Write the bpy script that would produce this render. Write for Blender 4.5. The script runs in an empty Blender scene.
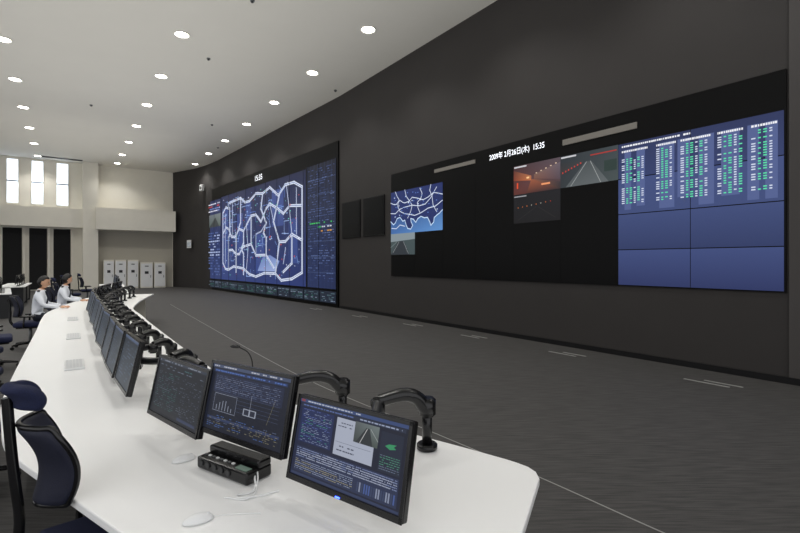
import bpy, bmesh, math, random
from mathutils import Vector, Matrix
random.seed(7)
scene = bpy.context.scene
scene.view_settings.view_transform = 'Standard'

# ------------------------------------------------------------ helpers
def lin(c):
    r=[]
    for v in c[:3]:
        v=v/255.0
        r.append(v/12.92 if v<=0.04045 else ((v+0.055)/1.055)**2.4)
    return tuple(r)+(1.0,)

def mat(name, rgb, rough=0.5, metal=0.0, emis=0.0, noise=0.0, nscale=30.0, bump=0.0, spec=None):
    m=bpy.data.materials.new(name); m.use_nodes=True
    nt=m.node_tree; b=nt.nodes['Principled BSDF']
    col=lin(rgb)
    b.inputs['Base Color'].default_value=col
    b.inputs['Roughness'].default_value=rough
    b.inputs['Metallic'].default_value=metal
    if spec is not None: b.inputs['Specular IOR Level'].default_value=spec
    if emis:
        b.inputs['Emission Color'].default_value=col
        b.inputs['Emission Strength'].default_value=emis
    if noise or bump:
        tc=nt.nodes.new('ShaderNodeTexCoord'); n=nt.nodes.new('ShaderNodeTexNoise')
        n.inputs['Scale'].default_value=nscale; n.inputs['Detail'].default_value=4
        nt.links.new(tc.outputs['Object'],n.inputs['Vector'])
        if noise:
            r=nt.nodes.new('ShaderNodeValToRGB')
            r.color_ramp.elements[0].position=0.3; r.color_ramp.elements[1].position=0.7
            r.color_ramp.elements[0].color=tuple(v*(1-noise) for v in col[:3])+(1,)
            r.color_ramp.elements[1].color=tuple(min(1,v*(1+noise)) for v in col[:3])+(1,)
            nt.links.new(n.outputs['Fac'],r.inputs['Fac']); nt.links.new(r.outputs['Color'],b.inputs['Base Color'])
        if bump:
            bp=nt.nodes.new('ShaderNodeBump'); bp.inputs['Strength'].default_value=bump; bp.inputs['Distance'].default_value=0.01
            nt.links.new(n.outputs['Fac'],bp.inputs['Height']); nt.links.new(bp.outputs['Normal'],b.inputs['Normal'])
    return m

def link(o,parent=None):
    scene.collection.objects.link(o)
    if parent: o.parent=parent
    return o

def empty(name,loc=(0,0,0),rot=(0,0,0),parent=None):
    e=bpy.data.objects.new(name,None); e.empty_display_size=0.1
    e.location=loc; e.rotation_euler=rot
    return link(e,parent)

def meshobj(name,verts,faces,m,parent=None,loc=(0,0,0),rot=(0,0,0),smooth=False):
    me=bpy.data.meshes.new(name); me.from_pydata([tuple(v) for v in verts],[],faces); me.update()
    if m: me.materials.append(m)
    if smooth:
        for p in me.polygons: p.use_smooth=True
    o=bpy.data.objects.new(name,me); o.location=loc; o.rotation_euler=rot
    return link(o,parent)

def box(name,size,loc,m,parent=None,bevel=0.0,rot=(0,0,0),segs=2):
    bm=bmesh.new(); bmesh.ops.create_cube(bm,size=1)
    bmesh.ops.scale(bm,vec=size,verts=bm.verts)
    if bevel: bmesh.ops.bevel(bm,geom=list(bm.edges),offset=bevel,segments=segs,affect='EDGES',profile=0.5)
    me=bpy.data.meshes.new(name); bm.to_mesh(me); bm.free(); me.materials.append(m)
    o=bpy.data.objects.new(name,me); o.location=loc; o.rotation_euler=rot
    return link(o,parent)

def cyl(name,r,h,loc,m,parent=None,rot=(0,0,0),r2=None,seg=24,bevel=0):
    bm=bmesh.new(); bmesh.ops.create_cone(bm,cap_ends=True,segments=seg,radius1=r,radius2=r if r2 is None else r2,depth=h)
    if bevel:
        es=[e for e in bm.edges if len(e.link_faces)==2 and any(len(f.verts)>4 for f in e.link_faces)]
        bmesh.ops.bevel(bm,geom=es,offset=bevel,segments=2,affect='EDGES')
    me=bpy.data.meshes.new(name); bm.to_mesh(me); bm.free(); me.materials.append(m)
    for p in me.polygons: p.use_smooth=len(p.vertices)==4
    o=bpy.data.objects.new(name,me); o.location=loc; o.rotation_euler=rot
    return link(o,parent)

def ball(name,rad,loc,m,parent=None,rot=(0,0,0),seg=20):
    bm=bmesh.new(); bmesh.ops.create_uvsphere(bm,u_segments=seg,v_segments=seg//2+2,radius=1)
    bmesh.ops.scale(bm,vec=rad,verts=bm.verts)
    me=bpy.data.meshes.new(name); bm.to_mesh(me); bm.free(); me.materials.append(m)
    for p in me.polygons: p.use_smooth=True
    o=bpy.data.objects.new(name,me); o.location=loc; o.rotation_euler=rot
    return link(o,parent)

def tube(name,pts,r,m,parent=None,cyclic=False,smooth=True,radii=None):
    cu=bpy.data.curves.new(name,'CURVE'); cu.dimensions='3D'; cu.bevel_depth=r; cu.bevel_resolution=3; cu.use_fill_caps=True
    cu.resolution_u=6
    s=cu.splines.new('BEZIER' if smooth else 'POLY')
    if smooth:
        s.bezier_points.add(len(pts)-1)
        for i,p in enumerate(pts):
            b=s.bezier_points[i]; b.co=p; b.handle_left_type='AUTO'; b.handle_right_type='AUTO'
            if radii: b.radius=radii[i]
    else:
        s.points.add(len(pts)-1)
        for i,p in enumerate(pts): s.points[i].co=tuple(p)+(1,)
    s.use_cyclic_u=cyclic
    cu.materials.append(m)
    o=bpy.data.objects.new(name,cu)
    return link(o,parent)

def text(name,body,size,loc,m,parent=None,rot=(math.pi/2,0,0),align='LEFT',sx=1.0):
    cu=bpy.data.curves.new(name,'FONT'); cu.body=body; cu.size=size; cu.align_x=align; cu.align_y='CENTER'
    cu.offset=size*.004
    cu.materials.append(m)
    o=bpy.data.objects.new(name,cu); o.location=loc; o.rotation_euler=rot; o.scale=(sx,1,1)
    return link(o,parent)

def catmull(pts,n=8):
    out=[]
    P=[Vector(p) for p in pts]
    P=[P[0]*2-P[1]]+P+[P[-1]*2-P[-2]]
    for i in range(1,len(P)-2):
        for k in range(n):
            t=k/n
            a,b,c,d=P[i-1],P[i],P[i+1],P[i+2]
            out.append(0.5*((2*b)+(c-a)*t+(2*a-5*b+4*c-d)*t*t+(3*b-a-3*c+d)*t**3))
    out.append(P[-2])
    return out

# emission material reading a colour attribute (contents of video screens)
def screen_mat(name,strength):
    m=bpy.data.materials.new(name); m.use_nodes=True
    nt=m.node_tree; b=nt.nodes['Principled BSDF']
    a=nt.nodes.new('ShaderNodeAttribute'); a.attribute_name='Col'
    b.inputs['Base Color'].default_value=(0.01,0.01,0.012,1); b.inputs['Roughness'].default_value=0.4
    b.inputs['Specular IOR Level'].default_value=0.25
    nt.links.new(a.outputs['Color'],b.inputs['Emission Color']); b.inputs['Emission Strength'].default_value=strength
    return m
M_SCR=screen_mat('lcd_pixels',1.0)

class G:
    def __init__(s,w,h,eps): s.w=w;s.h=h;s.e=eps;s.v=[];s.f=[];s.c=[]
    def poly(s,pts,col,layer=1):
        i=len(s.v)
        for p in pts: s.v.append((p[0]*s.w,-layer*s.e,p[1]*s.h))
        s.f.append(list(range(i,i+len(pts))))
        if isinstance(col[0],(list,tuple)): s.c.append([lin(c) for c in col])
        else: s.c.append([lin(col)]*len(pts))
    def rect(s,x0,y0,x1,y1,col,layer=1): s.poly([(x0,y0),(x1,y0),(x1,y1),(x0,y1)],col,layer)
    def line(s,pts,wd,col,layer=2):
        for a,b in zip(pts[:-1],pts[1:]):
            ax,ay,bx,by=a[0]*s.w,a[1]*s.h,b[0]*s.w,b[1]*s.h
            L=math.hypot(bx-ax,by-ay)
            if L<1e-6: continue
            dx,dy=(bx-ax)/L*wd/2,(by-ay)/L*wd/2
            ax-=dx;ay-=dy;bx+=dx;by+=dy
            q=[(ax+dy,ay-dx),(bx+dy,by-dx),(bx-dy,by+dx),(ax-dy,ay+dx)]
            s.poly([(x/s.w,y/s.h) for x,y in q],col,layer)
    def scrib(s,x0,y0,x1,y1,rows,cols,layer=2,fill=0.45,dash=(0.01,0.05),p=0.8):
        rh=(y1-y0)/rows
        for r in range(rows):
            y=y0+r*rh; x=x0
            c=random.choice(cols)
            while x<x1:
                d=random.uniform(*dash)
                if random.random()<p: s.rect(x,y+rh*(0.5-fill/2),min(x+d,x1),y+rh*(0.5+fill/2),c,layer)
                x+=d+random.uniform(dash[0]*0.3,dash[0]*0.9)
                if random.random()<0.1: c=random.choice(cols)
    def build(s,name,parent,loc=(0,0,0),rot=(0,0,0)):
        o=meshobj(name,s.v,s.f,M_SCR,parent,loc,rot)
        ca=o.data.color_attributes.new('Col','FLOAT_COLOR','CORNER')
        k=0
        for cs in s.c:
            for c in cs: ca.data[k].color=c; k+=1
        return o

# ------------------------------------------------------------ materials
M_wall=mat('charcoal_wall_paint',(46,43,42),0.75,noise=0.05,nscale=1.5)
M_wall2=mat('charcoal_wall_panel',(66,63,62),0.75)
M_white=mat('offwhite_plaster',(228,224,212),0.8,noise=0.02,nscale=2)
M_greige=mat('greige_plaster',(180,175,162),0.8)
M_ceil=mat('ceiling_paint',(222,220,213),0.9,noise=0.01,nscale=1)
M_black=mat('matte_black',(14,14,16),0.55,spec=.3)
M_gloss=mat('black_glass_panel',(5,5,6),0.4,spec=.14)
M_bezel=mat('monitor_black_plastic',(14,14,16),0.25)
M_desk=mat('white_laminate',(250,250,249),0.35,noise=0.006,nscale=3)
M_grey=mat('grey_metal',(120,122,124),0.4,metal=0.6)
M_dgrey=mat('dark_grey_plastic',(36,37,40),0.35)
M_navy=mat('navy_fabric',(20,28,62),0.85,noise=0.25,nscale=200,bump=0.3)
M_navymesh=mat('navy_chair_mesh',(18,22,44),0.6,noise=0.3,nscale=350,bump=0.4)
M_wplast=mat('white_plastic',(232,233,233),0.4)
M_keys=mat('key_caps',(218,220,222),.5)
M_lamp=mat('lamp_lens',(255,252,240),0.3,emis=14)
M_winl=mat('bright_window_glass',(228,240,255),0.2,emis=1.5)
M_dark=mat('dark_curtain',(14,14,16),0.9)
M_txt=mat('led_white_text',(235,238,245),0.4,emis=1.3)
M_skin=mat('skin',(205,160,130),0.55)
M_lips=mat('lips',(150,85,75),.5)
M_hair=mat('black_hair',(16,14,14),0.5,noise=0.3,nscale=80)
M_shirt=mat('white_shirt_cotton',(232,236,244),0.8)
M_trous=mat('navy_trousers',(24,28,42),0.85)
M_strip=mat('frosted_strip',(110,106,100),0.5,emis=0.2)
M_line=mat('floor_joint_metal',(150,150,147),0.4)
M_led=mat('blue_led',(60,90,255),0.4,emis=6)
M_poster=mat('poster_print',(200,210,220),.6,noise=.4,nscale=9)
M_lcd=mat('lcd_grey_green',(90,110,100),.3,emis=.3)

def floor_material():
    m=bpy.data.materials.new('charcoal_carpet_tile'); m.use_nodes=True
    nt=m.node_tree; b=nt.nodes['Principled BSDF']; b.inputs['Roughness'].default_value=0.7
    tc=nt.nodes.new('ShaderNodeTexCoord'); mp=nt.nodes.new('ShaderNodeMapping')
    mp.inputs['Rotation'].default_value=(0,0,math.radians(-60)); mp.inputs['Scale'].default_value=(3.5,60,1)
    nt.links.new(tc.outputs['Object'],mp.inputs['Vector'])
    n=nt.nodes.new('ShaderNodeTexNoise'); n.inputs['Scale'].default_value=1.0; n.inputs['Detail'].default_value=4
    nt.links.new(mp.outputs['Vector'],n.inputs['Vector'])
    n2=nt.nodes.new('ShaderNodeTexNoise'); n2.inputs['Scale'].default_value=150; nt.links.new(tc.outputs['Object'],n2.inputs['Vector'])
    mx=nt.nodes.new('ShaderNodeMath'); mx.operation='MULTIPLY_ADD'; mx.inputs[1].default_value=0.25
    nt.links.new(n2.outputs['Fac'],mx.inputs[0]); nt.links.new(n.outputs['Fac'],mx.inputs[2])
    r=nt.nodes.new('ShaderNodeValToRGB')
    r.color_ramp.elements[0].position=0.45; r.color_ramp.elements[1].position=0.82
    r.color_ramp.elements[0].color=lin((49,48,47)); r.color_ramp.elements[1].color=lin((78,76,75))
    nt.links.new(mx.outputs[0],r.inputs['Fac']); nt.links.new(r.outputs['Color'],b.inputs['Base Color'])
    bp=nt.nodes.new('ShaderNodeBump'); bp.inputs['Strength'].default_value=0.25; bp.inputs['Distance'].default_value=0.004
    nt.links.new(mx.outputs[0],bp.inputs['Height']); nt.links.new(bp.outputs['Normal'],b.inputs['Normal'])
    return m
M_floor=floor_material()

# ------------------------------------------------------------ room
H=7.47
A=Vector((-2.11,16.55,0)); U1=Vector((.578,-.816,0)); U2=Vector((.624,-.782,0))
B=A-U2*14.9
C=Vector((-14.88,30.8,0)); U4=Vector((.809,.588,0))
R1=math.atan2(U1.y,U1.x); R2=math.atan2(U2.y,U2.x); R4=math.atan2(U4.y,U4.x)

E=A+U1*21; L=C-U4*24
meshobj('floor',[(E.x+.6,E.y,0),(A.x+.3,A.y+.3,0),(B.x+.3,B.y+.5,0),(C.x+1,C.y+1,0),(L.x,L.y,0),(-26,-4,0),(6,-4,0),(12,-3,0)],[[0,1,2,3,4,5,6,7]],M_floor)
ceil=meshobj('ceiling',[(E.x+.6,E.y,H),(A.x+.4,A.y+.3,H),(B.x+.6,B.y+.9,H),(C.x+.5,C.y+1.3,H),(L.x-.6,L.y+.8,H),(-26,-2,H),(10,-2,H)],[[6,5,4,3,2,1,0]],M_ceil)
w=empty('wall_right',A,(0,0,R1))
box('wall_surface',(21,.2,H),(10.5,.1,H/2),M_wall,w)
box('wall_end_panel',(8.4,.03,H),(16.82,-.015,H/2),M_wall2,w)
box('baseboard_right',(21,.012,.09),(10.5,-.036 ,.045),M_black,w)
# curved left part of the dark wall
cv=catmull([A-U2*13.3,B+Vector((-.2,.1,0)),B+Vector((-.9,.75,0)),(B+C)/2+Vector((0,.15,0)),C],6)
outl=[A]+cv
vs=[];fs=[]
for p in outl: vs+= [(p.x,p.y,0),(p.x,p.y,H)]
for i in range(len(outl)-1): fs.append([2*i,2*i+1,2*i+3,2*i+2])
wl=meshobj('wall_front',vs,fs,M_wall)
so=wl.modifiers.new('s','SOLIDIFY'); so.thickness=.15; so.offset=-1

# back wall (light)
wb=empty('wall_back',C,(0,0,R4))
box('wall_surface',(24,.2,H),(-12,.1,H/2),M_white,wb)
box('ledge_left',(19.2,.5,1.1),(-14.49,-.25,4.17),M_white,wb)
box('ledge_right',(4.3,.9,1.3),(-2.15,-.45,4.2),M_white,wb)
box('pillar',(.75,.7,H),(-4.54,-.35,H/2),M_white,wb)
box('lower_wall_panel',(4.1,.04,3.5),(-2.1,-.02,1.75),M_greige,wb)
k=0
for s0,s1 in ((-8.36,-7.89),(-7.28,-6.78),(-6.14,-5.62),(-9.5,-9.0),(-10.7,-10.2),(-11.9,-11.4)):
    k+=1
    we=empty('window_%d'%k,(0,0,0),parent=wb)
    box('frame',(s1-s0+.10,.05,2.52),((s0+s1)/2,-.03,6.08),M_white,we)
    box('mullion',(s1-s0,.03,.06),((s0+s1)/2,-.07,6.12),M_grey,we)
    box('pane_upper',(s1-s0,.02,1.16),((s0+s1)/2,-.065,6.74),M_winl,we)
    box('pane_lower',(s1-s0,.02,1.16),((s0+s1)/2,-.065,5.5),M_winl,we)
k=0
for s0,s1 in ((-8.55,-7.72),(-7.4,-6.6),(-6.3,-5.5),(-9.8,-9.0),(-11.0,-10.2)):
    k+=1
    d=empty('window_%d'%(k+6),(0,0,0),parent=wb)
    box('dark_glass',(s1-s0,.04,3.45),((s0+s1)/2,-.03,1.8),M_dark,d)
    box('frame_post',(.1,.12,3.6),(s1+.09,-.06,1.8),M_white,d)
vloc=C+U4*(-5.9)+Vector((.588,-.809,0))*1.0
v=empty('ceiling_vent',(vloc.x,vloc.y,H-.01),(0,0,R4))
box('slot',(1.9,.25,.02),(0,0,0),M_black,v)
for i in range(5): box('louvre_%d'%i,(1.9,.02,.03),(0,-.1+.05*i,-.005),M_dgrey,v)

# electrical cabinets by back wall
MWB=Matrix.Translation(C)@Matrix.Rotation(R4,4,'Z')
for i,(x,wd,hh) in enumerate(((-3.62,.55,1.75),(-3.0,.6,1.75),(-2.35,.6,1.75),(-1.6,.7,1.6),(-.85,.65,1.6))):
    c=empty('electrical_cabinet',MWB@Vector((x,-.3,0)),(0,0,R4))
    box('cabinet_body',(wd,.45,hh),(0,0,hh/2),M_white,c,bevel=.01)
    box('door',(wd*.9,.02,hh*.9),(0,-.235,hh/2),M_wplast,c,bevel=.004)
    box('label',(wd*.3,.01,.05),(0,-.25,hh*.85),M_dgrey,c)
    box('gauge',(wd*.3,.01,.16),(0,-.25,hh*.6),M_dgrey,c)
    box('handle',(.03,.03,.16),(wd*.32,-.255,hh*.45),M_grey,c)
    box('plinth',(wd,.4,.06),(0,0.0,.03),M_black,c)

# notice and loudspeaker on the dark return wall
nn=Vector((-.6,-.8,0)); rn=math.atan2(-.6,.8)
p=empty('wall_notice',Vector((-13.2,29.62,2.75))+nn*.1,(0,0,rn))
box('frame',(.5,.02,.5),(0,0,0),M_wplast,p,bevel=.004); box('print',(.42,.01,.3),(0,-.014,-.03),M_poster,p)
p=empty('wall_loudspeaker',Vector((-11.9,28.55,6.1))+nn*.15,(0,0,rn))
box('cabinet',(.26,.18,.36),(0,0,0),M_wplast,p,bevel=.02); cyl('grille',.09,.01,(0,-.092,0),M_dgrey,p,rot=(math.pi/2,0,0))
box('bracket',(.05,.2,.05),(0,.1,0),M_dgrey,p)

# ceiling downlights
def downlight(x,y,power=205):
    e=empty('ceiling_downlight',(x,y,H))
    bm=bmesh.new()
    bmesh.ops.create_cone(bm,cap_ends=False,segments=28,radius1=.18,radius2=.14,depth=.03)
    me=bpy.data.meshes.new('trim'); bm.to_mesh(me); bm.free(); me.materials.append(M_wplast)
    o=bpy.data.objects.new('trim_ring',me); o.location=(0,0,-.015); link(o,e)
    cyl('lens',.135,.015,(0,0,-.02),M_lamp,e)
    ld=bpy.data.lights.new('lamp','SPOT'); ld.energy=power; ld.spot_size=math.radians(125); ld.spot_blend=.7; ld.shadow_soft_size=.15
    ld.color=(1,.975,.93)
    lo=bpy.data.objects.new('lamp',ld); lo.location=(0,0,-.06); link(lo,e)
for j in range(4):
    for i in range(-3,7):
        x=-.8-1.9*i-4.8*j; y=11.8+2.7*i+.26*j
        if j==1 and i>5: y-=.5; x+=.3
        if j==2 and i>5: continue
        if j==3 and i>3: continue
        downlight(x,y)
for (x,y) in ((-2.2,16.0),(-5.5,13.5),(-8,20),(-3.3,10.5),(-11.5,17.5),(-9.3,24)):
    e=empty('smoke_detector',(x,y,H)); cyl('base',.05,.03,(0,0,-.015),M_grey,e); cyl('sensor',.03,.03,(0,0,-.04),M_dgrey,e,r2=.02)

# unseen fill lights without fixtures, added to brighten the ceiling from below
def add_ceiling_fill(name,loc,sx,sy,rz,power,col):
    ld=bpy.data.lights.new(name,'AREA'); ld.shape='RECTANGLE'; ld.size=sx; ld.size_y=sy; ld.energy=power; ld.color=col
    lo=bpy.data.objects.new(name,ld); lo.location=loc; lo.rotation_euler=(math.pi,0,rz); link(lo)
add_ceiling_fill('ceiling_fill_light',(-6.5,10.5,3.4),20,11,R1,390,(1,.985,.95))
add_ceiling_fill('ceiling_fill_light',(-15,22.5,5.2),8,8,R4,85,(1,.97,.9))

# ------------------------------------------------------------ right video wall
vw=empty('video_wall',A,(0,0,R1))
S0,S1,Z0,Z1=3.23,12.59,1.21,4.2
box('black_glass',(S1-S0,.024,Z1-Z0),((S0+S1)/2,-.012,(Z0+Z1)/2),M_gloss,vw)
cw=(S1-S0)/8; rh=.61
g=G(1,1,.003)
def cell(c,r): return S0+c*cw, Z0+.01+r*rh
def mp(u,v): return (x0+u*(x1-x0), z0+v*(z1-z0))
# region map (2x2 panels)
x0,z0=cell(0,2); x1=x0+2*cw; z1=z0+2*rh
g.poly([mp(0,0),mp(1,0),mp(1,1),mp(0,1)],[(64,106,166),(92,142,202),(34,54,104),(26,38,82)])
coast=((0,.30),(.06,.22),(.1,.26),(.14,.36),(.2,.38),(.26,.28),(.3,.3),(.33,.18),(.36,.10),(.42,.08),(.46,.16),(.43,.24),(.42,.32),(.47,.3),(.52,.22),(.56,.3),(.62,.34),(.68,.3),(.74,.3),(.78,.2),(.8,.12),(.85,.18),(.86,.28),(.9,.32),(.95,.36),(1,.42))
g.poly([mp(*p) for p in coast+((1,1),(0,1))],(30,44,98),2)
g.line([mp(*p) for p in coast],.026,(196,220,246),3)
for pl in (((0,.75),(.06,.71),(.12,.7),(.16,.75),(.2,.78),(.26,.72),(.3,.7),(.38,.72),(.45,.8),(.55,.76),(.66,.7),(.75,.74),(.85,.82),(1,.75)),((.1,1),(.14,.88),(.18,.8),(.15,.66),(.2,.52),(.3,.45),(.4,.42),(.5,.38),(.62,.42),(.75,.5),(.88,.52),(1,.62)),
           ((.3,1),(.33,.85),(.40,.72),(.45,.62),(.42,.48),(.36,.34)),((.6,.97),(.64,.85),(.62,.75),(.55,.66),(.56,.55),(.6,.42)),((0,.5),(.1,.48),(.18,.56),(.28,.6),(.45,.62),(.58,.58),(.7,.6),(.8,.72),(.9,.92)),((.8,1),(.78,.88),(.82,.75),(.84,.55),(.9,.4)),((.02,.14),(.12,.12),(.2,.2),(.3,.16))):
    g.line([mp(*p) for p in pl],.021,(212,222,240),3)
for _ in range(50):
    u,v=random.uniform(.03,.94),random.uniform(.35,.95); a=mp(u,v); g.rect(a[0],a[1],a[0]+.05,a[1]+.025,random.choice([(200,214,240),(90,120,190),(90,120,190)]),4)
# road photo panel
x0,z0=cell(0,1); x1=x0+cw; z1=z0+rh
g.rect(x0,z0,x1,z1,(62,76,78))
g.poly([mp(*p) for p in ((0,.62),(1,.7),(1,1),(0,1))],(130,142,148),2)
g.poly([mp(*p) for p in ((0,0),(.8,0),(.55,.64),(.3,.62))],(42,48,54),3)
g.line([mp(.1,.1),mp(.36,.6)],.015,(150,156,158),4); g.line([mp(.75,.05),mp(.55,.6)],.015,(150,156,158),4); g.line([mp(0,.35),mp(.28,.62)],.015,(120,130,130),4)
# tunnel feed (dim orange)
x0,z0=cell(4,3); x1=x0+cw; z1=z0+rh
g.poly([mp(0,0),mp(1,0),mp(1,1),mp(0,1)],[(92,42,34),(70,48,48),(84,72,80),(66,40,42)])
g.poly([mp(0,.5),mp(.4,.42),mp(.4,.58),mp(0,.85)],[(124,54,34),(190,110,66),(176,108,72),(90,46,38)],2)
g.poly([mp(.3,0),mp(1,0),mp(1,.22),mp(.46,.45),mp(.4,.45)],[(78,42,36),(48,40,42),(54,48,54),(126,82,64),(150,84,58)],3)
g.poly([mp(.46,.46),mp(1,.3),mp(1,.85),mp(.46,.6)],[(120,80,66),(78,64,74),(100,90,100),(120,90,78)],2)
g.rect(*mp(.08,.2),*mp(.11,.4),(230,80,40),4); g.rect(*mp(.62,.2),*mp(.8,.26),(235,150,100),4); g.rect(*mp(.3,.5),*mp(.36,.56),(255,200,140),4)
for i in range(5): g.rect(*mp(.5+.1*i,.62+.05*i),*mp(.53+.1*i,.65+.05*i),(230,200,170),4)
g.rect(*mp(.02,.92),*mp(.3,.97),(200,200,205),5)
# road feed (grey)
x0,z0=cell(5,3); x1=x0+cw; z1=z0+rh
g.poly([mp(0,0),mp(1,0),mp(1,1),mp(0,1)],[(44,50,54),(66,76,76),(58,66,70),(38,44,50)])
g.poly([mp(.1,0),mp(.85,0),mp(.56,.7),mp(.46,.7)],[(84,90,92),(92,98,100),(72,78,80),(68,72,76)],2)
g.line([mp(.2,.02),mp(.48,.68)],.012,(150,154,154),3); g.line([mp(.72,.02),mp(.55,.68)],.012,(150,154,154),3)
g.poly([mp(0,.4),mp(.42,.68),mp(.42,.76),mp(0,.8)],[(58,50,50),(70,64,64),(50,56,60),(40,44,48)],3)
for i in range(7): g.rect(*mp(.04+.055*i,.44+.035*i),*mp(.06+.055*i,.49+.035*i),(200,56,48),4)
g.rect(*mp(.55,.84),*mp(.98,.875),(170,48,42),4); g.rect(*mp(.78,.3),*mp(.98,.62),(40,56,52),3)
g.rect(*mp(.02,.92),*mp(.3,.97),(200,200,205),5)
# dark tunnel feed
x0,z0=cell(4,2); x1=x0+cw; z1=z0+rh
g.poly([mp(0,0),mp(1,0),mp(1,1),mp(0,1)],[(10,10,12),(14,13,15),(20,20,24),(13,13,17)])
for i in range(8): g.rect(*mp(.1+.1*i,.52+.015*i),*mp(.115+.1*i,.55+.015*i),random.choice([(220,120,60),(200,60,40),(200,200,190)]),3)
g.line([mp(.1,.1),mp(.5,.5)],.008,(46,46,46),3); g.line([mp(.9,.1),mp(.55,.5)],.008,(46,46,46),3)
g.rect(*mp(.02,.9),*mp(.3,.94),(150,150,155),5)
# data table screen 2 x 4 panels
x0,z0=cell(6,0); x1=S1-.02; z1=z0+4*rh
for r in range(4):
    for c in range(2):
        u0,u1=c/2+.002,(c+1)/2-.002; v0,v1=r/4+.003,(r+1)/4-.003
        bot=[(40,50,94),(42,54,96),(58,72,118),(46,58,102)][r]; top=[(58,72,120),(58,72,118),(60,74,122),(38,48,88)][r]
        g.poly([mp(u0,v0),mp(u1,v0),mp(u1,v1),mp(u0,v1)],[bot,bot,top,top])
for (a,b,v0) in ((.05,.10,.53),(.14,.2,.55),(.30,.40,.52),(.42,.5,.58),(.55,.64,.52),(.68,.78,.56),(.82,.88,.52),(.91,.97,.52)):
    g.rect(*mp(a,v0),*mp(b,.95),(80,94,142),2)
for (a,b) in ((.03,.22),(.28,.41),(.44,.62),(.66,.80),(.84,.97)):
    nrow=24; vb=.57; hh=(.92-vb)/nrow
    for r in range(nrow):
        v_=vb+r*hh
        if random.random()<.12: continue
        x=a
        for kk,(cwid,cc) in enumerate(((.024,(208,216,236)),(.016,(90,220,165)),(.020,(90,220,165)),(.016,(208,216,236)),(.020,(96,220,170)),(.018,(204,212,234)))):
            if x+cwid>b: break
            if random.random()<.84: g.rect(*mp(x,v_+hh*.22),*mp(x+cwid*.9,v_+hh*.72),cc,3)
            x+=cwid+.010
    g.scrib(*mp(a,.928),*mp(b,.95),1,[(235,236,242)],3,fill=.6,dash=(.012,.03),p=1)
g.scrib(*mp(.03,.965),*mp(.5,.985),1,[(235,236,242)],3,fill=.6,dash=(.015,.04),p=.9)
g.build('screen_pictures',vw,(0,-.025,0))
for i in range(1,8): box('panel_seam_%d'%i,(.004,.002,4*rh),(S0+cw*i,-.0255,Z0+2*rh),M_gloss,vw)
text('clock_display','2009年 2月26日(木)  15:35',.165,(7.2,-.035,3.97),M_txt,vw,sx=.82)
box('title_strip_1',(1.5,.02,.09),(6.0,-.034,3.98),M_strip,vw,bevel=.004)
box('title_strip_2',(1.45,.02,.11),(9.86,-.034,3.92),M_strip,vw,bevel=.004)

# small blank display panels
for (a,b) in ((.214,1.444),(1.63,2.87)):
    d=empty('blank_wall_display',A+U1*((a+b)/2)+Vector((0,0,3.05)),(0,0,R1))
    box('frame',(b-a,.04,1.24),(0,-.02,0),M_black,d,bevel=.01)
    box('glass',(b-a-.08,.01,1.16),(0,-.045,0),M_gloss,d)

# ------------------------------------------------------------ left video wall (route map)
vl=empty('video_wall',A,(0,0,R2))
LW=15.0
box('black_surround',(LW+.1,.05,5.9),(-LW/2-.1,-.025,2.95),M_gloss,vl)
g=G(1,1,.008)
def sec(sa,sb,za,zb):
    def f(u,v): return (-sa+u*(sa-sb), za+v*(zb-za))
    return f
f=sec(15.0,12.7,.65,5.2)
g.poly([f(0,0),f(1,0),f(1,1),f(0,1)],[(44,58,108),(42,56,104),(32,42,82),(36,46,88)])
g.poly([f(0,.66),f(1,.66),f(1,.82),f(0,.82)],[(70,84,80),(84,96,90),(116,124,126),(100,106,112)],2)
g.poly([f(.1,.66),f(.9,.66),f(.6,.78)],(54,60,62),3)
g.scrib(*f(.05,.85),*f(.95,.97),4,[(200,60,60),(220,220,235),(120,140,200)],3,dash=(.1,.4))
g.scrib(*f(.05,.04),*f(.95,.6),16,[(80,98,150),(170,184,220)],3,dash=(.1,.4),p=.6)
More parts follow.
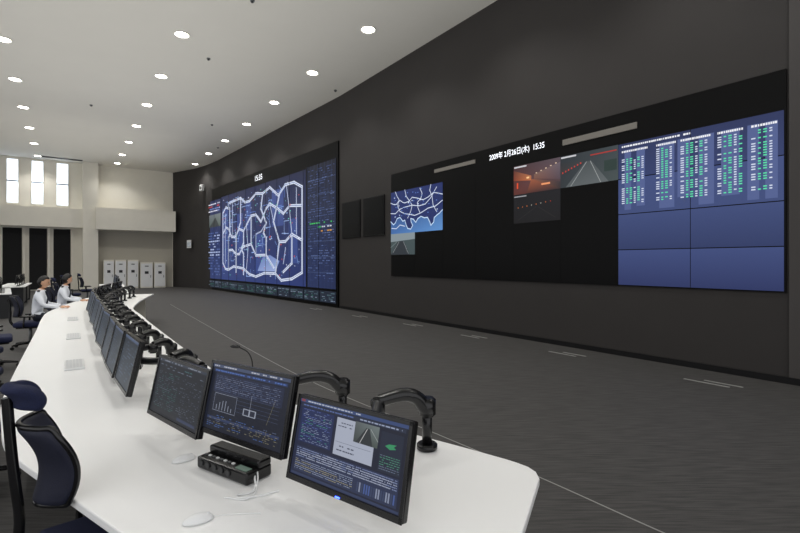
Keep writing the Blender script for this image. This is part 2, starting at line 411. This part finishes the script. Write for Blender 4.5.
# map
f=sec(12.6,2.45,.65,5.25)
g.poly([f(0,0),f(1,0),f(1,1),f(0,1)],[(46,62,118),(40,54,108),(24,30,62),(30,38,76)])
for (a,b,c,d) in ((.02,.1,.12,.85),(.25,.3,.33,.75),(.5,.1,.6,.5),(.68,.55,.8,.9),(.85,.2,.93,.6),(.36,.55,.44,.85)):
    g.rect(*f(a,b),*f(c,d),(54,72,132),2)
NET=[[(.03,.2),(.03,.8),(.08,.86),(.12,.84),(.12,.9),(.3,.92),(.36,.86),(.42,.86),(.5,.92),(.58,.9),(.66,.94),(.75,.84),(.82,.92),(.9,.92),(.97,.86)],
 [(.03,.55),(.08,.62),(.12,.6),(.17,.5),(.22,.5),(.28,.58),(.34,.55),(.40,.64),(.44,.7),(.5,.7),(.56,.62),(.62,.74),(.66,.78),(.74,.72),(.8,.66),(.86,.72),(.97,.7)],
 [(.12,.12),(.12,.5),(.14,.54),(.14,.84)],[(.235,.1),(.235,.5),(.3,.65),(.3,.9)],[(.34,.08),(.34,.3),(.31,.36),(.34,.42),(.34,.55)],
 [(.44,.7),(.44,.4),(.5,.28),(.62,.28),(.7,.16)],[(.62,.28),(.62,.45),(.59,.5),(.62,.6),(.56,.75),(.58,.9)],
 [(.76,.84),(.7,.6),(.76,.4),(.72,.1)],[(.97,.12),(.97,.86)],[(.03,.2),(.07,.13),(.12,.12),(.2,.16),(.34,.14),(.42,.08),(.5,.06),(.6,.1),(.72,.1),(.78,.04),(.88,.06),(.97,.12)],
 [(.76,.4),(.82,.4),(.88,.46),(.97,.4)],[(.12,.35),(.18,.35),(.235,.3),(.28,.3),(.34,.38),(.44,.4)],[(.88,.46),(.88,.2),(.8,.12)],[(.83,.9),(.86,.66),(.88,.46)],[(.5,.28),(.5,.5),(.56,.52),(.62,.6)],
 [(.18,.9),(.18,.5)],[(.38,.14),(.4,.35),(.38,.6)],[(.66,.78),(.7,.6)],[(.92,.46),(.92,.86)],[(.07,.2),(.07,.78)],[(.8,.2),(.82,.34)]]
for k,pl in enumerate(NET):
    wd_=.115 if k<13 else .06
    g.line([f(*p) for p in pl],wd_,(212,220,236),3)
    g.line([f(*p) for p in pl],.024,(86,106,165),4)
for _ in range(60):
    u,v=random.uniform(.04,.93),random.uniform(.08,.9); pl=[(u,v)]
    for _k in range(random.choice((1,2,3))):
        r_=random.random()
        du=random.choice((-1,1))*random.uniform(.02,.06); dv=random.choice((-1,1))*random.uniform(.03,.12)
        if r_<.4: u+=du
        elif r_<.85: v+=dv
        else: u+=du*.6; v+=dv*.6
        u=min(.97,max(.03,u)); v=min(.94,max(.05,v)); pl.append((u,v))
    g.line([f(*p) for p in pl],.028,random.choice([(130,165,225),(150,175,225),(100,130,200)]),2.5)
g.poly([f(.52,.12),f(.72,.12),f(.76,.22),f(.66,.28),f(.58,.26)],[(130,150,200),(150,168,212),(130,150,200),(110,130,186),(104,124,180)],2.3)
for _ in range(200):
    u,v=random.uniform(.02,.95),random.uniform(.05,.95)
    g.rect(*f(u,v),*f(u+random.uniform(.004,.012),v+random.uniform(.006,.014)),random.choice([(220,228,248),(150,180,230),(150,180,230),(110,200,180),(200,80,70)]),5)
# right table
f=sec(2.3,.2,.65,5.3)
g.poly([f(0,0),f(1,0),f(1,1),f(0,1)],[(36,48,88),(32,42,78),(12,16,32),(12,16,32)])
for i in range(1,8): g.line([f(0,i/8),f(1,i/8)],.025,(60,74,108),2)
for i in range(0,9): g.line([f(i/8,0),f(i/8,1)],.018,(48,60,94),2)
g.scrib(*f(.03,.05),*f(.97,.97),46,[(70,88,134),(90,108,154),(50,64,104)],3,dash=(.05,.16),p=.45,fill=.3)
g.scrib(*f(.1,.44),*f(.9,.54),3,[(60,190,90),(210,150,60),(200,205,215)],4,dash=(.08,.16),p=.5,fill=.3)
g.line([f(-.04,-.0),f(-.04,1)],.05,(10,10,12),4)
# bottom strip of small displays
for i in range(12):
    f=sec(15.0-i*1.24,15.0-(i+1)*1.24+.06,.14,.56)
    g.rect(*f(0,0),*f(1,1),(28,36,50)); g.scrib(*f(.05,.1),*f(.95,.9),5,[(90,116,126),(50,110,90),(140,156,176)],3,dash=(.05,.2),p=.5,fill=.35)
g.build('screen_pictures',vl,(0,-.055,0))
for i in range(1,12): box('panel_seam_%d'%i,(.012,.01,4.6),(-15+i*1.24,-.105,2.95),M_black,vl)
text('clock_display','15:35',.36,(-7.7,-.08,5.58),M_txt,vl,sx=1.2)

# ------------------------------------------------------------ floor marks
def strip(name,pts,wd,z,m):
    P=catmull([Vector((a,b,0)) for a,b in pts],10)
    v=[];f_=[]
    for i,q in enumerate(P):
        t=(P[min(i+1,len(P)-1)]-P[max(i-1,0)]).normalized(); n=Vector((-t.y,t.x,0))*wd/2
        v+=[(q.x+n.x,q.y+n.y,z),(q.x-n.x,q.y-n.y,z)]
    for i in range(len(P)-1): f_.append([2*i+1,2*i+3,2*i+2,2*i])
    return meshobj(name,v,f_,m)
strip('floor_joint_strip',[(2.2,2.0),(1.57,2.81),(1.04,3.54),(.36,4.4),(-1.3,6.5),(-3.7,10.1),(-8.8,18)],.014,.004,M_line)
for (x,y) in ((4.18,6.29),(2.94,8.28),(1.6,10.2),(.33,12.1),(-1.2,14.0),(-2.9,16.2)):
    e=empty('floor_outlet_plate',(x,y,0),(0,0,R1))
    box('slot_1',(.55,.035,.006),(-.05,-.07,.003),M_line,e); box('slot_2',(.45,.035,.006),(.1,.07,.003),M_line,e)

# ------------------------------------------------------------ console desk
DZ=.72
front=[(.09,.843),(-.5,1.26),(-.946,1.577),(-1.45,1.934),(-1.9,2.27),(-2.25,2.65),(-2.6,3.07),(-3.3,4.05),(-4.8,6.2),(-5.65,7.4),(-6.34,8.46),(-7.05,9.9),(-7.65,11.3),(-8.2,12.8)]
back=[(.48,2.155),(.2,2.37),(-.4,2.795),(-.9,3.15),(-1.15,3.42),(-1.4,3.72),(-1.9,4.41),(-2.6,5.4),(-3.7,6.97),(-4.4,8.0),(-5.18,9.13),(-5.85,10.5),(-6.43,11.88),(-6.97,13.3)]
fc=catmull([Vector((a,b,0)) for a,b in front],6); bc=catmull([Vector((a,b,0)) for a,b in back],6)
corner=[Vector((.525,2.115,0)),Vector((.565,2.07,0)),Vector((.585,2.02,0)),Vector((.582,1.96,0))]
outline=fc+bc[::-1]+corner
desk=empty('console_desk')
bm=bmesh.new()
vs=[bm.verts.new((p.x,p.y,DZ)) for p in outline]
fa=bm.faces.new(vs)
bm.normal_update()
if fa.normal.z<0: fa.normal_flip()
me=bpy.data.meshes.new('desk_top'); bm.to_mesh(me); bm.free(); me.materials.append(M_desk)
o=bpy.data.objects.new('desk_top',me); link(o,desk)
so=o.modifiers.new('s','SOLIDIFY'); so.thickness=.035; so.offset=-1
bv=o.modifiers.new('b','BEVEL'); bv.width=.006; bv.segments=2; bv.limit_method='ANGLE'
mv=[];mf=[]
N=len(fc)
mid=[fc[i].lerp(bc[i],.72) for i in range(3,N)]
for q in mid: mv+=[(q.x,q.y,0),(q.x,q.y,DZ-.035)]
for i in range(len(mid)-1): mf.append([2*i,2*i+2,2*i+3,2*i+1])
o=meshobj('modesty_panel',mv,mf,M_white,desk); so=o.modifiers.new('s','SOLIDIFY'); so.thickness=.03
for i in (6,18,30,42,54,66,N-3):
    a=fc[i].lerp(bc[i],.45); b=fc[i].lerp(bc[i],.9); c=(a+b)/2; d=b-a
    box('leg_panel_%d'%i,(d.length,.04,DZ-.035),(c.x,c.y,(DZ-.035)/2),M_white,desk,rot=(0,0,math.atan2(d.y,d.x)))

# ------------------------------------------------------------ monitors
def ui_generic(g,kind):
    if kind==0:   # main supervisory page
        g.poly([(0,0),(1,0),(1,1),(0,1)],[(26,32,56),(22,26,44),(22,25,38),(28,34,58)])
        g.rect(0,.955,1,1,(52,68,108),2); g.rect(.01,.962,.05,.995,(120,60,70),3); g.scrib(.08,.955,.6,1,1,[(170,176,190)],3,dash=(.012,.03),fill=.35)
        g.rect(.02,.9,.98,.945,(38,44,62),2); g.scrib(.04,.9,.95,.945,1,[(140,150,176),(80,98,150)],3,dash=(.012,.04),fill=.35)
        g.rect(.03,.44,.36,.885,(30,40,78),2)
        g.scrib(.05,.45,.34,.88,20,[(116,128,156),(76,140,126),(134,144,170),(88,102,160)],3,dash=(.010,.03),p=.6,fill=.3)
        g.rect(.39,.42,.74,.88,(158,164,180),2); g.rect(.40,.58,.72,.584,(90,95,110),3)
        g.poly([(.56,.64),(.77,.64),(.77,.89),(.56,.89)],[(54,60,58),(68,76,72),(104,114,114),(84,90,92)],3)
        g.poly([(.58,.64),(.73,.64),(.69,.84),(.66,.84)],(44,48,50),4); g.line([(.62,.65),(.67,.83)],.0025,(180,180,180),5); g.line([(.77,.72),(.70,.84)],.002,(150,155,155),5)
        g.scrib(.42,.46,.58,.56,2,[(60,64,80)],4,dash=(.012,.025),fill=.3)
        g.scrib(.41,.76,.54,.84,2,[(60,64,80)],4,dash=(.01,.02),fill=.3)
        g.rect(.79,.4,.97,.86,(30,36,52),2); g.poly([(.83,.7),(.87,.67),(.92,.69),(.90,.71),(.92,.74),(.86,.73)],(50,134,90),3)
        g.scrib(.80,.42,.96,.6,7,[(100,110,132),(76,136,112)],3,dash=(.01,.02),fill=.3)
        g.rect(.03,.06,.97,.38,(36,44,70),2)
        g.scrib(.04,.24,.96,.37,5,[(160,168,190),(120,132,168)],3,dash=(.005,.010),p=.92,fill=.45)
        g.scrib(.04,.08,.6,.22,6,[(150,144,116),(138,148,172),(138,148,172)],3,dash=(.006,.015),p=.85,fill=.35)
        for i in range(16): g.rect(.64+.02*i,.09,.652+.02*i,.2,random.choice([(64,84,138),(124,132,154),(50,60,88)]),3)
        g.rect(.01,.01,.99,.04,(44,54,82),2)
    elif kind==1:
        g.rect(0,0,1,1,(20,24,37)); g.rect(0,.95,1,1,(62,72,98),2); g.scrib(.02,.95,.9,1,1,[(176,178,188)],3,dash=(.012,.03),fill=.35)
        g.rect(.03,.88,.97,.93,(36,48,82),2); g.scrib(.05,.88,.95,.93,1,[(74,104,170),(140,146,164)],3,dash=(.012,.03),fill=.35)
        g.rect(.06,.58,.94,.86,(28,34,56),2)
        for i in range(9): g.line([(.08,.36+.055*i),(.92,.36+.055*i)],.0009,(72,82,110),2.5)
        g.scrib(.08,.6,.9,.84,9,[(110,118,144),(74,86,116)],3,dash=(.006,.02),p=.6,fill=.3)
        g.rect(.1,.3,.4,.56,(26,30,42),3); g.line([(.1,.3),(.1,.56),(.4,.56),(.4,.3),(.1,.3)],.0018,(130,136,154),4)
        for i in range(6): g.rect(.14+.04*i,.32,.148+.04*i,.36+random.random()*.15,(130,136,152),4)
        g.rect(.5,.34,.66,.44,(140,146,160),3); g.line([(.58,.44),(.58,.64)],.0018,(140,144,158),4); g.line([(.8,.3),(.86,.66)],.0012,(130,124,96),4)
        g.rect(.512,.352,.572,.428,(34,38,52),4); g.rect(.588,.352,.648,.428,(34,38,52),4)
        g.rect(.04,.16,.96,.2,(40,52,84),2); g.scrib(.05,.05,.95,.24,7,[(88,98,126),(120,114,92),(70,100,158)],3,dash=(.012,.03),p=.5,fill=.3)
    elif kind==2:
        g.rect(0,0,1,1,(22,25,32)); g.rect(0,.95,1,1,(44,50,62),2); g.scrib(.02,.95,.9,1,1,[(140,146,158)],3,dash=(.012,.03),p=.6,fill=.35)
        g.scrib(.05,.82,.95,.92,2,[(62,104,108),(96,106,122)],2,dash=(.02,.06),p=.55,fill=.25)
        for i in range(5): g.rect(.05,.15+.13*i,.95,.153+.13*i,(50,58,72),2)
        g.scrib(.06,.12,.5,.78,20,[(78,88,102),(54,100,98),(96,106,120)],3,dash=(.01,.03),p=.45,fill=.3)
        g.scrib(.55,.12,.95,.78,20,[(70,80,94),(94,104,118)],3,dash=(.01,.03),p=.28,fill=.3)
        g.rect(.6,.05,.95,.1,(40,50,76),2)
    else:
        g.poly([(0,0),(1,0),(1,1),(0,1)],[(44,54,66),(38,48,60),(30,38,48),(30,38,48)])
        g.scrib(.05,.1,.95,.9,12,[(80,94,112),(60,78,96)],2,dash=(.03,.1),p=.4,fill=.35); g.rect(0,.94,1,1,(70,84,110),2)

def monitor(x,y,zb,yaw,tilt,kind,stand=True,led=False,MW=.55,MH=.325):
    """x,y: bottom-centre of the panel in plan; zb: height of its lower edge"""
    e=empty('computer_monitor',(x,y,zb),(0,0,math.radians(yaw)))
    t=empty('panel_pivot',(0,0,0),(math.radians(-tilt),0,0),e)
    box('casing',(MW,.03,MH),(0,.015,MH/2),M_bezel,t,bevel=.006)
    box('rear_bulge',(MW*.6,.03,MH*.6),(0,.04,MH/2),M_bezel,t,bevel=.012)
    for nm,sz,lc in (('bezel_top',(MW,.006,.014),(0,-.003,MH-.007)),('bezel_bottom',(MW,.006,.022),(0,-.003,.011)),('bezel_left',(.014,.006,MH),(-MW/2+.007,-.003,MH/2)),('bezel_right',(.014,.006,MH),(MW/2-.007,-.003,MH/2))):
        box(nm,sz,lc,M_bezel,t,bevel=.0015)
    sw,sh=MW-.028,MH-.036
    gg=G(sw,sh,.0004); ui_generic(gg,kind); gg.build('screen',t,(-sw/2,-.0006,.022))
    if led: box('power_led',(.02,.004,.004),(.0,-.008,.006),M_led,t)
    hz=zb-DZ
    if stand:
        box('neck',(.07,.025,hz+.16),(0,.085,-hz+(hz+.16)/2+.006),M_bezel,e,bevel=.008)
        box('base',(.20,.13,.014),(0,.10,-hz+.008),M_bezel,e,bevel=.005)
        cyl('neck_joint',.03,.06,(0,.085,MH*.45),M_bezel,e,rot=(0,math.pi/2,0))
    return e

def monitor_arm(px,py,mx,my,mz,sd=.10):
    """clamped articulated arm: post at (px,py), reaches to monitor back (mx,my,mz)"""
    e=empty('monitor_arm',(px,py,DZ))
    d=Vector((mx-px,my-py,0)); s=Vector((-d.y,d.x,0)).normalized()
    cyl('clamp_foot',.05,.03,(0,0,.016),M_bezel,e,bevel=.006)
    cyl('post',.024,.20,(0,0,.11),M_bezel,e)
    k=d*.35+s*sd
    top=.24
    tube('upper_arm',[(0,0,top-.05),(k.x*.3,k.y*.3,top+.025),(k.x,k.y,top+.02)],.034,M_bezel,e,radii=[1.1,1.0,.8])
    cyl('shoulder_joint',.042,.09,(0,0,top-.035),M_bezel,e,bevel=.01)
    cyl('elbow_joint',.034,.075,(k.x,k.y,top-.005),M_bezel,e,bevel=.01)
    q=d*.93
    tube('forearm',[(k.x,k.y,top+.01),((k.x+q.x)/2,(k.y+q.y)/2,top-.01),(q.x,q.y,mz-DZ)],.024,M_dgrey,e)
    a=math.atan2(d.y,d.x)
    box('mount_plate',(.02,.1,.1),(d.x*.94,d.y*.94,mz-DZ),M_bezel,e,bevel=.004,rot=(0,0,a))
    return e
monitor(-.213,1.631,.798,-37,12,0,led=True,stand=False,MH=.312)
monitor(-.675,1.955,.862,-35.3,12,1,stand=False,MH=.315)
monitor(-1.115,2.28,.828,-42,12,2,stand=False,MH=.305,MW=.565)
monitor_arm(.13,2.26,-.13,1.77,.95,sd=-.16); monitor_arm(-.32,2.62,-.60,2.08,1.0,sd=-.2); monitor_arm(-1.45,3.05,-1.03,2.43,.99)
# row of operators' monitors along the desk
def along(curve_a,curve_b,frac,dist):
    P=[a.lerp(b,frac) for a,b in zip(curve_a,curve_b)]
    acc=0
    for a,b in zip(P[:-1],P[1:]):
        L_=(b-a).length
        if acc+L_>=dist:
            return a.lerp(b,(dist-acc)/L_),(b-a).normalized()
        acc+=L_
    return P[-1],(P[-1]-P[-2]).normalized()
d=2.72; cnt=0
while d<13.6:
    p,t=along(fc,bc,.45,d)
    ang=math.degrees(math.atan2(-t.y,-t.x))   # local X points back toward the camera end
    yaw=ang+ (3 if cnt%3==0 else 0)
    if cnt==0: yaw=-52
    monitor(p.x,p.y,.785,yaw,13,3,stand=False,MH=.345)
    nrm=Vector((-t.y,t.x,0)); 
    if nrm.x<0: nrm=-nrm
    q=p+nrm*.42-t*.1
    monitor_arm(q.x,q.y,p.x+nrm.x*.1,p.y+nrm.y*.1,.95)
    cnt+=1
    d+=.60 if cnt%3 else .78

# telephone / speaker console under second monitor
tc=empty('telephone_console',(-.715,2.02,DZ),(0,0,math.radians(-33)))
box('body',(.33,.13,.05),(0,0,.027),M_bezel,tc,bevel=.008)
box('speaker_bar',(.33,.07,.035),(0,.03,.065),M_bezel,tc,bevel=.01)
box('small_display',(.07,.03,.003),(.11,-.037,.0535),M_lcd,tc)
for i in range(5):
    cyl('knob_%d'%i,.012,.01,(-.13+.045*i,-.066,.03),M_dgrey,tc,rot=(math.pi/2,0,0))
for i in range(8):
    box('button_%d'%i,(.014,.010,.004),(-.145+.026*(i%8),-.030-.0,.054),M_wplast if i%2 else M_grey,tc)
tube('white_cable',[(.16,-.02,.03),(.22,-.08,.006),(.2,-.14,.006),(.26,-.1,.006),(.3,-.02,.006)],.004,M_wplast,tc)
tube('white_cable_2',[(.15,0,.05),(.2,-.04,.02),(.25,-.12,.006),(.17,-.17,.006)],.003,M_wplast,tc)

# gooseneck microphone
g_=empty('gooseneck_microphone',(-.93,2.97,DZ))
cyl('base',.055,.025,(0,0,.014),M_bezel,g_,bevel=.006)
tube('neck',[(0,0,.02),(.0,.0,.2),(-.02,-.01,.32),(-.08,-.03,.37)],.004,M_bezel,g_)
ball('capsule',(.03,.013,.013),(-.10,-.035,.372),M_bezel,g_,rot=(0,.1,.3))

# mice, keyboards
def mouse(x,y,yaw):
    e=empty('computer_mouse',(x,y,DZ),(0,0,math.radians(yaw)))
    b=ball('shell',(.028,.052,.026),(0,0,.002),M_wplast,e)
    for v_ in b.data.vertices:
        if v_.co.z<0: v_.co.z=0
    box('wheel',(.005,.014,.006),(0,.03,.021),M_keys,e)
    tube('cable',[(0,.05,.006),(.02,.12,.004),(.06,.2,.004)],.0018,M_wplast,e)
def keyboard(x,y,yaw):
    e=empty('computer_keyboard',(x,y,DZ),(0,0,math.radians(yaw)))
    box('body',(.42,.14,.018),(0,0,.010),M_wplast,e,bevel=.004)
    v_=[];f_=[]
    for r in range(5):
        for c in range(18):
            a=-.2+c*.0222; b_=-.06+r*.024; i=len(v_)
            v_+=[(a,b_,.0215),(a+.018,b_,.0215),(a+.018,b_+.019,.0215),(a,b_+.019,.0215)]; f_.append([i,i+1,i+2,i+3])
    meshobj('keys',v_,f_,M_keys,e)
mouse(-.70,1.63,-60); mouse(-.98,2.13,-50)
for dd in (4.2,6.1,8.2):
    p,t=along(fc,bc,.3,dd); keyboard(p.x,p.y,math.degrees(math.atan2(-t.y,-t.x)))

# ------------------------------------------------------------ chairs
def chair(x,y,yaw,hr=True,bw=.44,zb=.60,zt=.98,hw=.24,hz=1.03,hh=.12,curv=.09,sr=.022):
    e=empty('office_chair',(x,y,0),(0,0,math.radians(yaw)))
    s=box('seat',(.48,.46,.09),(0,0,.455),M_navy,e,bevel=.035,segs=4)
    for p_ in s.data.polygons: p_.use_smooth=True
    box('seat_pan',(.40,.38,.03),(0,0,.40),M_bezel,e,bevel=.01)
    cyl('gas_column',.028,.28,(0,0,.26),M_grey,e); cyl('hub',.05,.07,(0,0,.10),M_bezel,e,bevel=.01)
    for i in range(5):
        a=i*2*math.pi/5+.3; c,s_=math.cos(a),math.sin(a)
        tube('base_leg_%d'%i,[(0.03*c,.03*s_,.10),(.16*c,.16*s_,.095),(.30*c,.30*s_,.075)],.022,M_bezel,e,radii=[1.2,1,.7])
        cyl('caster_%d'%i,.028,.04,(.30*c,.30*s_,.029),M_black,e,rot=(math.pi/2,0,a))
    def shell(name,w0,w1,z0,z1,yb,curv,lum,m,th,nx=12,nz=10):
        v_=[];f_=[]
        for j in range(nz+1):
            v=j/nz; z=z0+(z1-z0)*v
            wd=(w0+(w1-w0)*v)*(1-.25*abs(2*v-1)**4)
            for i in range(nx+1):
                u=i/nx*2-1
                v_.append((u*wd/2, yb+curv*u*u+lum*math.sin(v*math.pi)*1.0-.05*v*v, z))
        for j in range(nz):
            for i in range(nx): a=j*(nx+1)+i; f_.append([a,a+1,a+nx+2,a+nx+1])
        o=meshobj(name,v_,f_,m,e,smooth=True)
        q=o.modifiers.new('s','SOLIDIFY'); q.thickness=th; q.offset=0
        q=o.modifiers.new('sub','SUBSURF'); q.levels=1; q.render_levels=2
        return o,v_,nx,nz
    o,v_,nx,nz=shell('backrest',bw*.7,bw,zb,zt,-.25,curv,.035,M_navymesh,.035)
    rim=[v_[j*(nx+1)] for j in range(nz+1)]+[v_[nz*(nx+1)+i] for i in range(1,nx+1)]+[v_[j*(nx+1)+nx] for j in range(nz-1,-1,-1)]+[v_[i] for i in range(nx-1,0,-1)]
    tube('backrest_rim',rim,.011,M_bezel,e,cyclic=True)
    if hr: shell('headrest',hw*.9,hw,hz,hz+hh,-.30,.07,.01,M_navy,.045,nz=5)
    tube('back_spine',[(0,-.12,.40),(0,-.27,.46),(0,-.30,.70),(0,-.32,.90),(0,-.335,hz+hh*.5 if hr else .92)],sr,M_bezel,e)
    for sx in (-1,1):
        tube('arm_post_%s'%('l' if sx<0 else 'r'),[(sx*.18,-.05,.405),(sx*.285,-.06,.43),(sx*.285,-.05,.60)],.016,M_bezel,e)
        box('arm_pad_%s'%('l' if sx<0 else 'r'),(.075,.24,.028),(sx*.285,0,.612),M_bezel,e,bevel=.012,segs=3)
    return e
chair(-1.20,1.955,-46,bw=.38,zb=.71,zt=1.015,hw=.17,hz=1.075,hh=.095,curv=.08,sr=.018)
chair(-3.12,3.35,-48)
chair(-4.35,4.75,-60)
chair(-5.45,6.0,-75)
chair(-6.15,7.1,-50)
chair(-8.6,11.9,-62)

# ------------------------------------------------------------ people
def person(x,y,yaw,head_yaw=0,head_pitch=-12,hx=.13):
    root=empty('seated_operator',(x,y,0),(0,0,math.radians(yaw)))
    J=[('pelvis',(0,0,.60),.14),('waist',(0,.02,.74),.125),('chest',(0,.05,.92),.145),('nb',(0,.08,1.055),.075),('nt',(0,.105,1.13),.05),
       ('sl',(-.165,.06,1.0),.072),('el',(-.235,.14,.80),.05),('wl',(-hx,.38,.765),.033),
       ('sr',(.165,.06,1.0),.072),('er',(.235,.14,.80),.05),('wr',(hx,.38,.765),.033),
       ('hl',(-.09,.03,.585),.095),('kl',(-.11,.40,.55),.07),('al',(-.11,.38,.12),.045),('tl',(-.11,.53,.045),.04),
       ('hr',(.09,.03,.585),.095),('kr',(.11,.40,.55),.07),('ar',(.11,.38,.12),.045),('tr',(.11,.53,.045),.04)]
    idx={n:i for i,(n,_,_) in enumerate(J)}
    ed=[('pelvis','waist'),('waist','chest'),('chest','nb'),('nb','nt'),('chest','sl'),('sl','el'),('el','wl'),('chest','sr'),('sr','er'),('er','wr'),
        ('pelvis','hl'),('hl','kl'),('kl','al'),('al','tl'),('pelvis','hr'),('hr','kr'),('kr','ar'),('ar','tr')]
    me=bpy.data.meshes.new('sk'); me.from_pydata([p for _,p,_ in J],[(idx[a],idx[b]) for a,b in ed],[]); 
    o=bpy.data.objects.new('sk',me); scene.collection.objects.link(o)
    o.modifiers.new('skin','SKIN'); sub=o.modifiers.new('sub','SUBSURF'); sub.levels=2
    for i,(n_,p_,r_) in enumerate(J):
        sv=me.skin_vertices[0].data[i]; sv.radius=(r_,r_*(.8 if n_ in('waist','chest') else 1)); sv.use_root=(i==0)
    dg=bpy.context.evaluated_depsgraph_get(); em=bpy.data.meshes.new_from_object(o.evaluated_get(dg))
    bpy.data.objects.remove(o)
    for m_ in (M_shirt,M_trous,M_skin,M_black): em.materials.append(m_)
    for p_ in em.polygons:
        p_.use_smooth=True; c=p_.center
        if c.z>1.075: p_.material_index=2
        elif c.z<.09 and c.y>.3: p_.material_index=3
        elif c.z<.655 and not (abs(c.x)>.14 and c.z>.64): p_.material_index=1
        else: p_.material_index=0
    b=bpy.data.objects.new('body',em); link(b,root)
    tube('collar',[(.05*math.cos(a),.09+.055*math.sin(a),1.085-.015*math.sin(a)) for a in [i*math.pi/4 for i in range(8)]],.011,M_shirt,root,cyclic=True)
    for sx in (-1,1): box('epaulette_%d'%(sx+1),(.10,.045,.012),(sx*.14,.06,1.073),M_trous,root,bevel=.004,rot=(0,sx*.25,0))
    tube('tie',[(0,.155,1.06),(0,.185,.95),(0,.165,.80)],.014,M_trous,root)
    h=empty('head',(0,.125,1.235),(math.radians(head_pitch),0,math.radians(head_yaw)),root)
    bm=bmesh.new(); bmesh.ops.create_uvsphere(bm,u_segments=28,v_segments=20,radius=1)
    for v_ in bm.verts:
        X,Y,Z=v_.co
        wx=.074*(1-.28*max(0,-Z)**1.5); wy=.094*(1-.12*max(0,-Z))
        v_.co=Vector((X*wx, Y*wy+(.012*max(0,-Z)), Z*.115))
        if Y>.5 and abs(abs(X)-.38)<.18 and abs(Z-.05)<.14: v_.co.y-=.006
    me=bpy.data.meshes.new('face'); bm.to_mesh(me); bm.free(); me.materials.append(M_skin)
    for p_ in me.polygons: p_.use_smooth=True
    o=bpy.data.objects.new('face',me); link(o,h)
    for sx in (-1,1):
        ball('eye_%d'%(sx+1),(.011,.007,.006),(sx*.029,.083,.004),M_black,h,seg=12)
        box('eyebrow_%d'%(sx+1),(.03,.006,.005),(sx*.029,.089,.024),M_hair,h)
        ball('ear_%d'%(sx+1),(.010,.018,.028),(sx*.075,.0,-.005),M_skin,h,seg=12)
    ball('nose',(.011,.016,.02),(0,.098,-.018),M_skin,h,seg=12)
    box('mouth',(.04,.006,.006),(0,.089,-.055),M_lips,h,bevel=.002)
    bm=bmesh.new(); bmesh.ops.create_uvsphere(bm,u_segments=32,v_segments=24,radius=1)
    for v_ in bm.verts:
        X,Y,Z=v_.co
        line=.50 if Y>.45 else (.50-(.45-Y)*1.15)
        line=max(line,-.5)
        k_=min(1,max(0,(Z-line)/.22))
        s_=.90+.19*k_
        v_.co=Vector((X*.076*s_, Y*.096*s_-.003, Z*.116*(s_+.01)))
    me=bpy.data.meshes.new('hair'); bm.to_mesh(me); bm.free(); me.materials.append(M_hair)
    for p_ in me.polygons: p_.use_smooth=True
    o=bpy.data.objects.new('hair',me); link(o,h)
    for sx in (-1,1):
        hd=empty('hand_%d'%(sx+1),(sx*hx,.385,.762),(math.radians(-8),0,math.radians(sx*18)),root)
        ball('palm',(.038,.048,.016),(0,.045,-.006),M_skin,hd,seg=14)
        for k_,(fx,ln) in enumerate(((-.028,.060),(-.010,.072),(.009,.068),(.027,.052))):
            tube('finger_%d'%(k_+1),[(fx,.075,-.004),(fx*1.15,.075+ln*.5,.004),(fx*1.2,.075+ln,-.010)],.0085,M_skin,hd)
        tube('thumb',[(-sx*.03,.02,-.006),(-sx*.055,.055,-.004),(-sx*.058,.085,-.008)],.0095,M_skin,hd)
    return root
person(-6.92,8.93,-60,head_yaw=-12,head_pitch=-14)
chair(-6.99,8.89,-60,hr=False)
person(-7.62,10.55,-64,head_yaw=35,head_pitch=-16)
chair(-7.69,10.51,-64,hr=False)

# ------------------------------------------------------------ far desks (other rows)
def far_desk(x,y,yaw,n,length):
    e=empty('operator_desk',(x,y,0),(0,0,math.radians(yaw)))
    box('desk_top',(length,.8,.035),(0,0,.7025),M_desk,e,bevel=.006)
    for sx in (-1,0,1): box('leg_panel_%d'%(sx+1),(.04,.7,.685),(sx*(length/2-.1),0,.3425),M_dgrey,e)
    box('modesty_panel',(length-.2,.03,.6),(0,.3,.385),M_dgrey,e)
    R=Matrix.Rotation(math.radians(yaw),3,'Z')
    for i in range(n):
        q=R@Vector((-length/2+(i+.5)*length/n,.08,0))
        monitor(x+q.x,y+q.y,.80,yaw+random.uniform(-6,6),8,3)
far_desk(-9.3,15.2,-57,5,3.6)
far_desk(-10.9,17.8,-57,5,3.4)
far_desk(-12.6,14.6,-50,5,3.6)
far_desk(-15.2,18.6,-55,5,3.8)
far_desk(-15.5,15.2,-50,4,3.4)
for (x,y) in ((-10.2,14.3),(-11.8,16.9),(-13.5,13.9),(-14.2,12.9),(-16.2,18.0),(-12.9,19.4),(-11.6,12.6),(-10.6,11.4)): chair(x,y,random.uniform(-70,-40))

# ------------------------------------------------------------ world + camera
wd=bpy.data.worlds.new('world'); scene.world=wd; wd.use_nodes=True
wd.node_tree.nodes['Background'].inputs[0].default_value=(.98,.985,1,1); wd.node_tree.nodes['Background'].inputs[1].default_value=1.1
cam=bpy.data.cameras.new('camera'); co=bpy.data.objects.new('camera',cam); scene.collection.objects.link(co)
co.location=(0,0,1.62); co.rotation_euler=(math.pi/2,0,0)
cam.sensor_width=36; cam.lens=470/800*36; cam.shift_y=-4.5/800; cam.clip_end=200; cam.clip_start=.05
scene.camera=co
print('DONE')
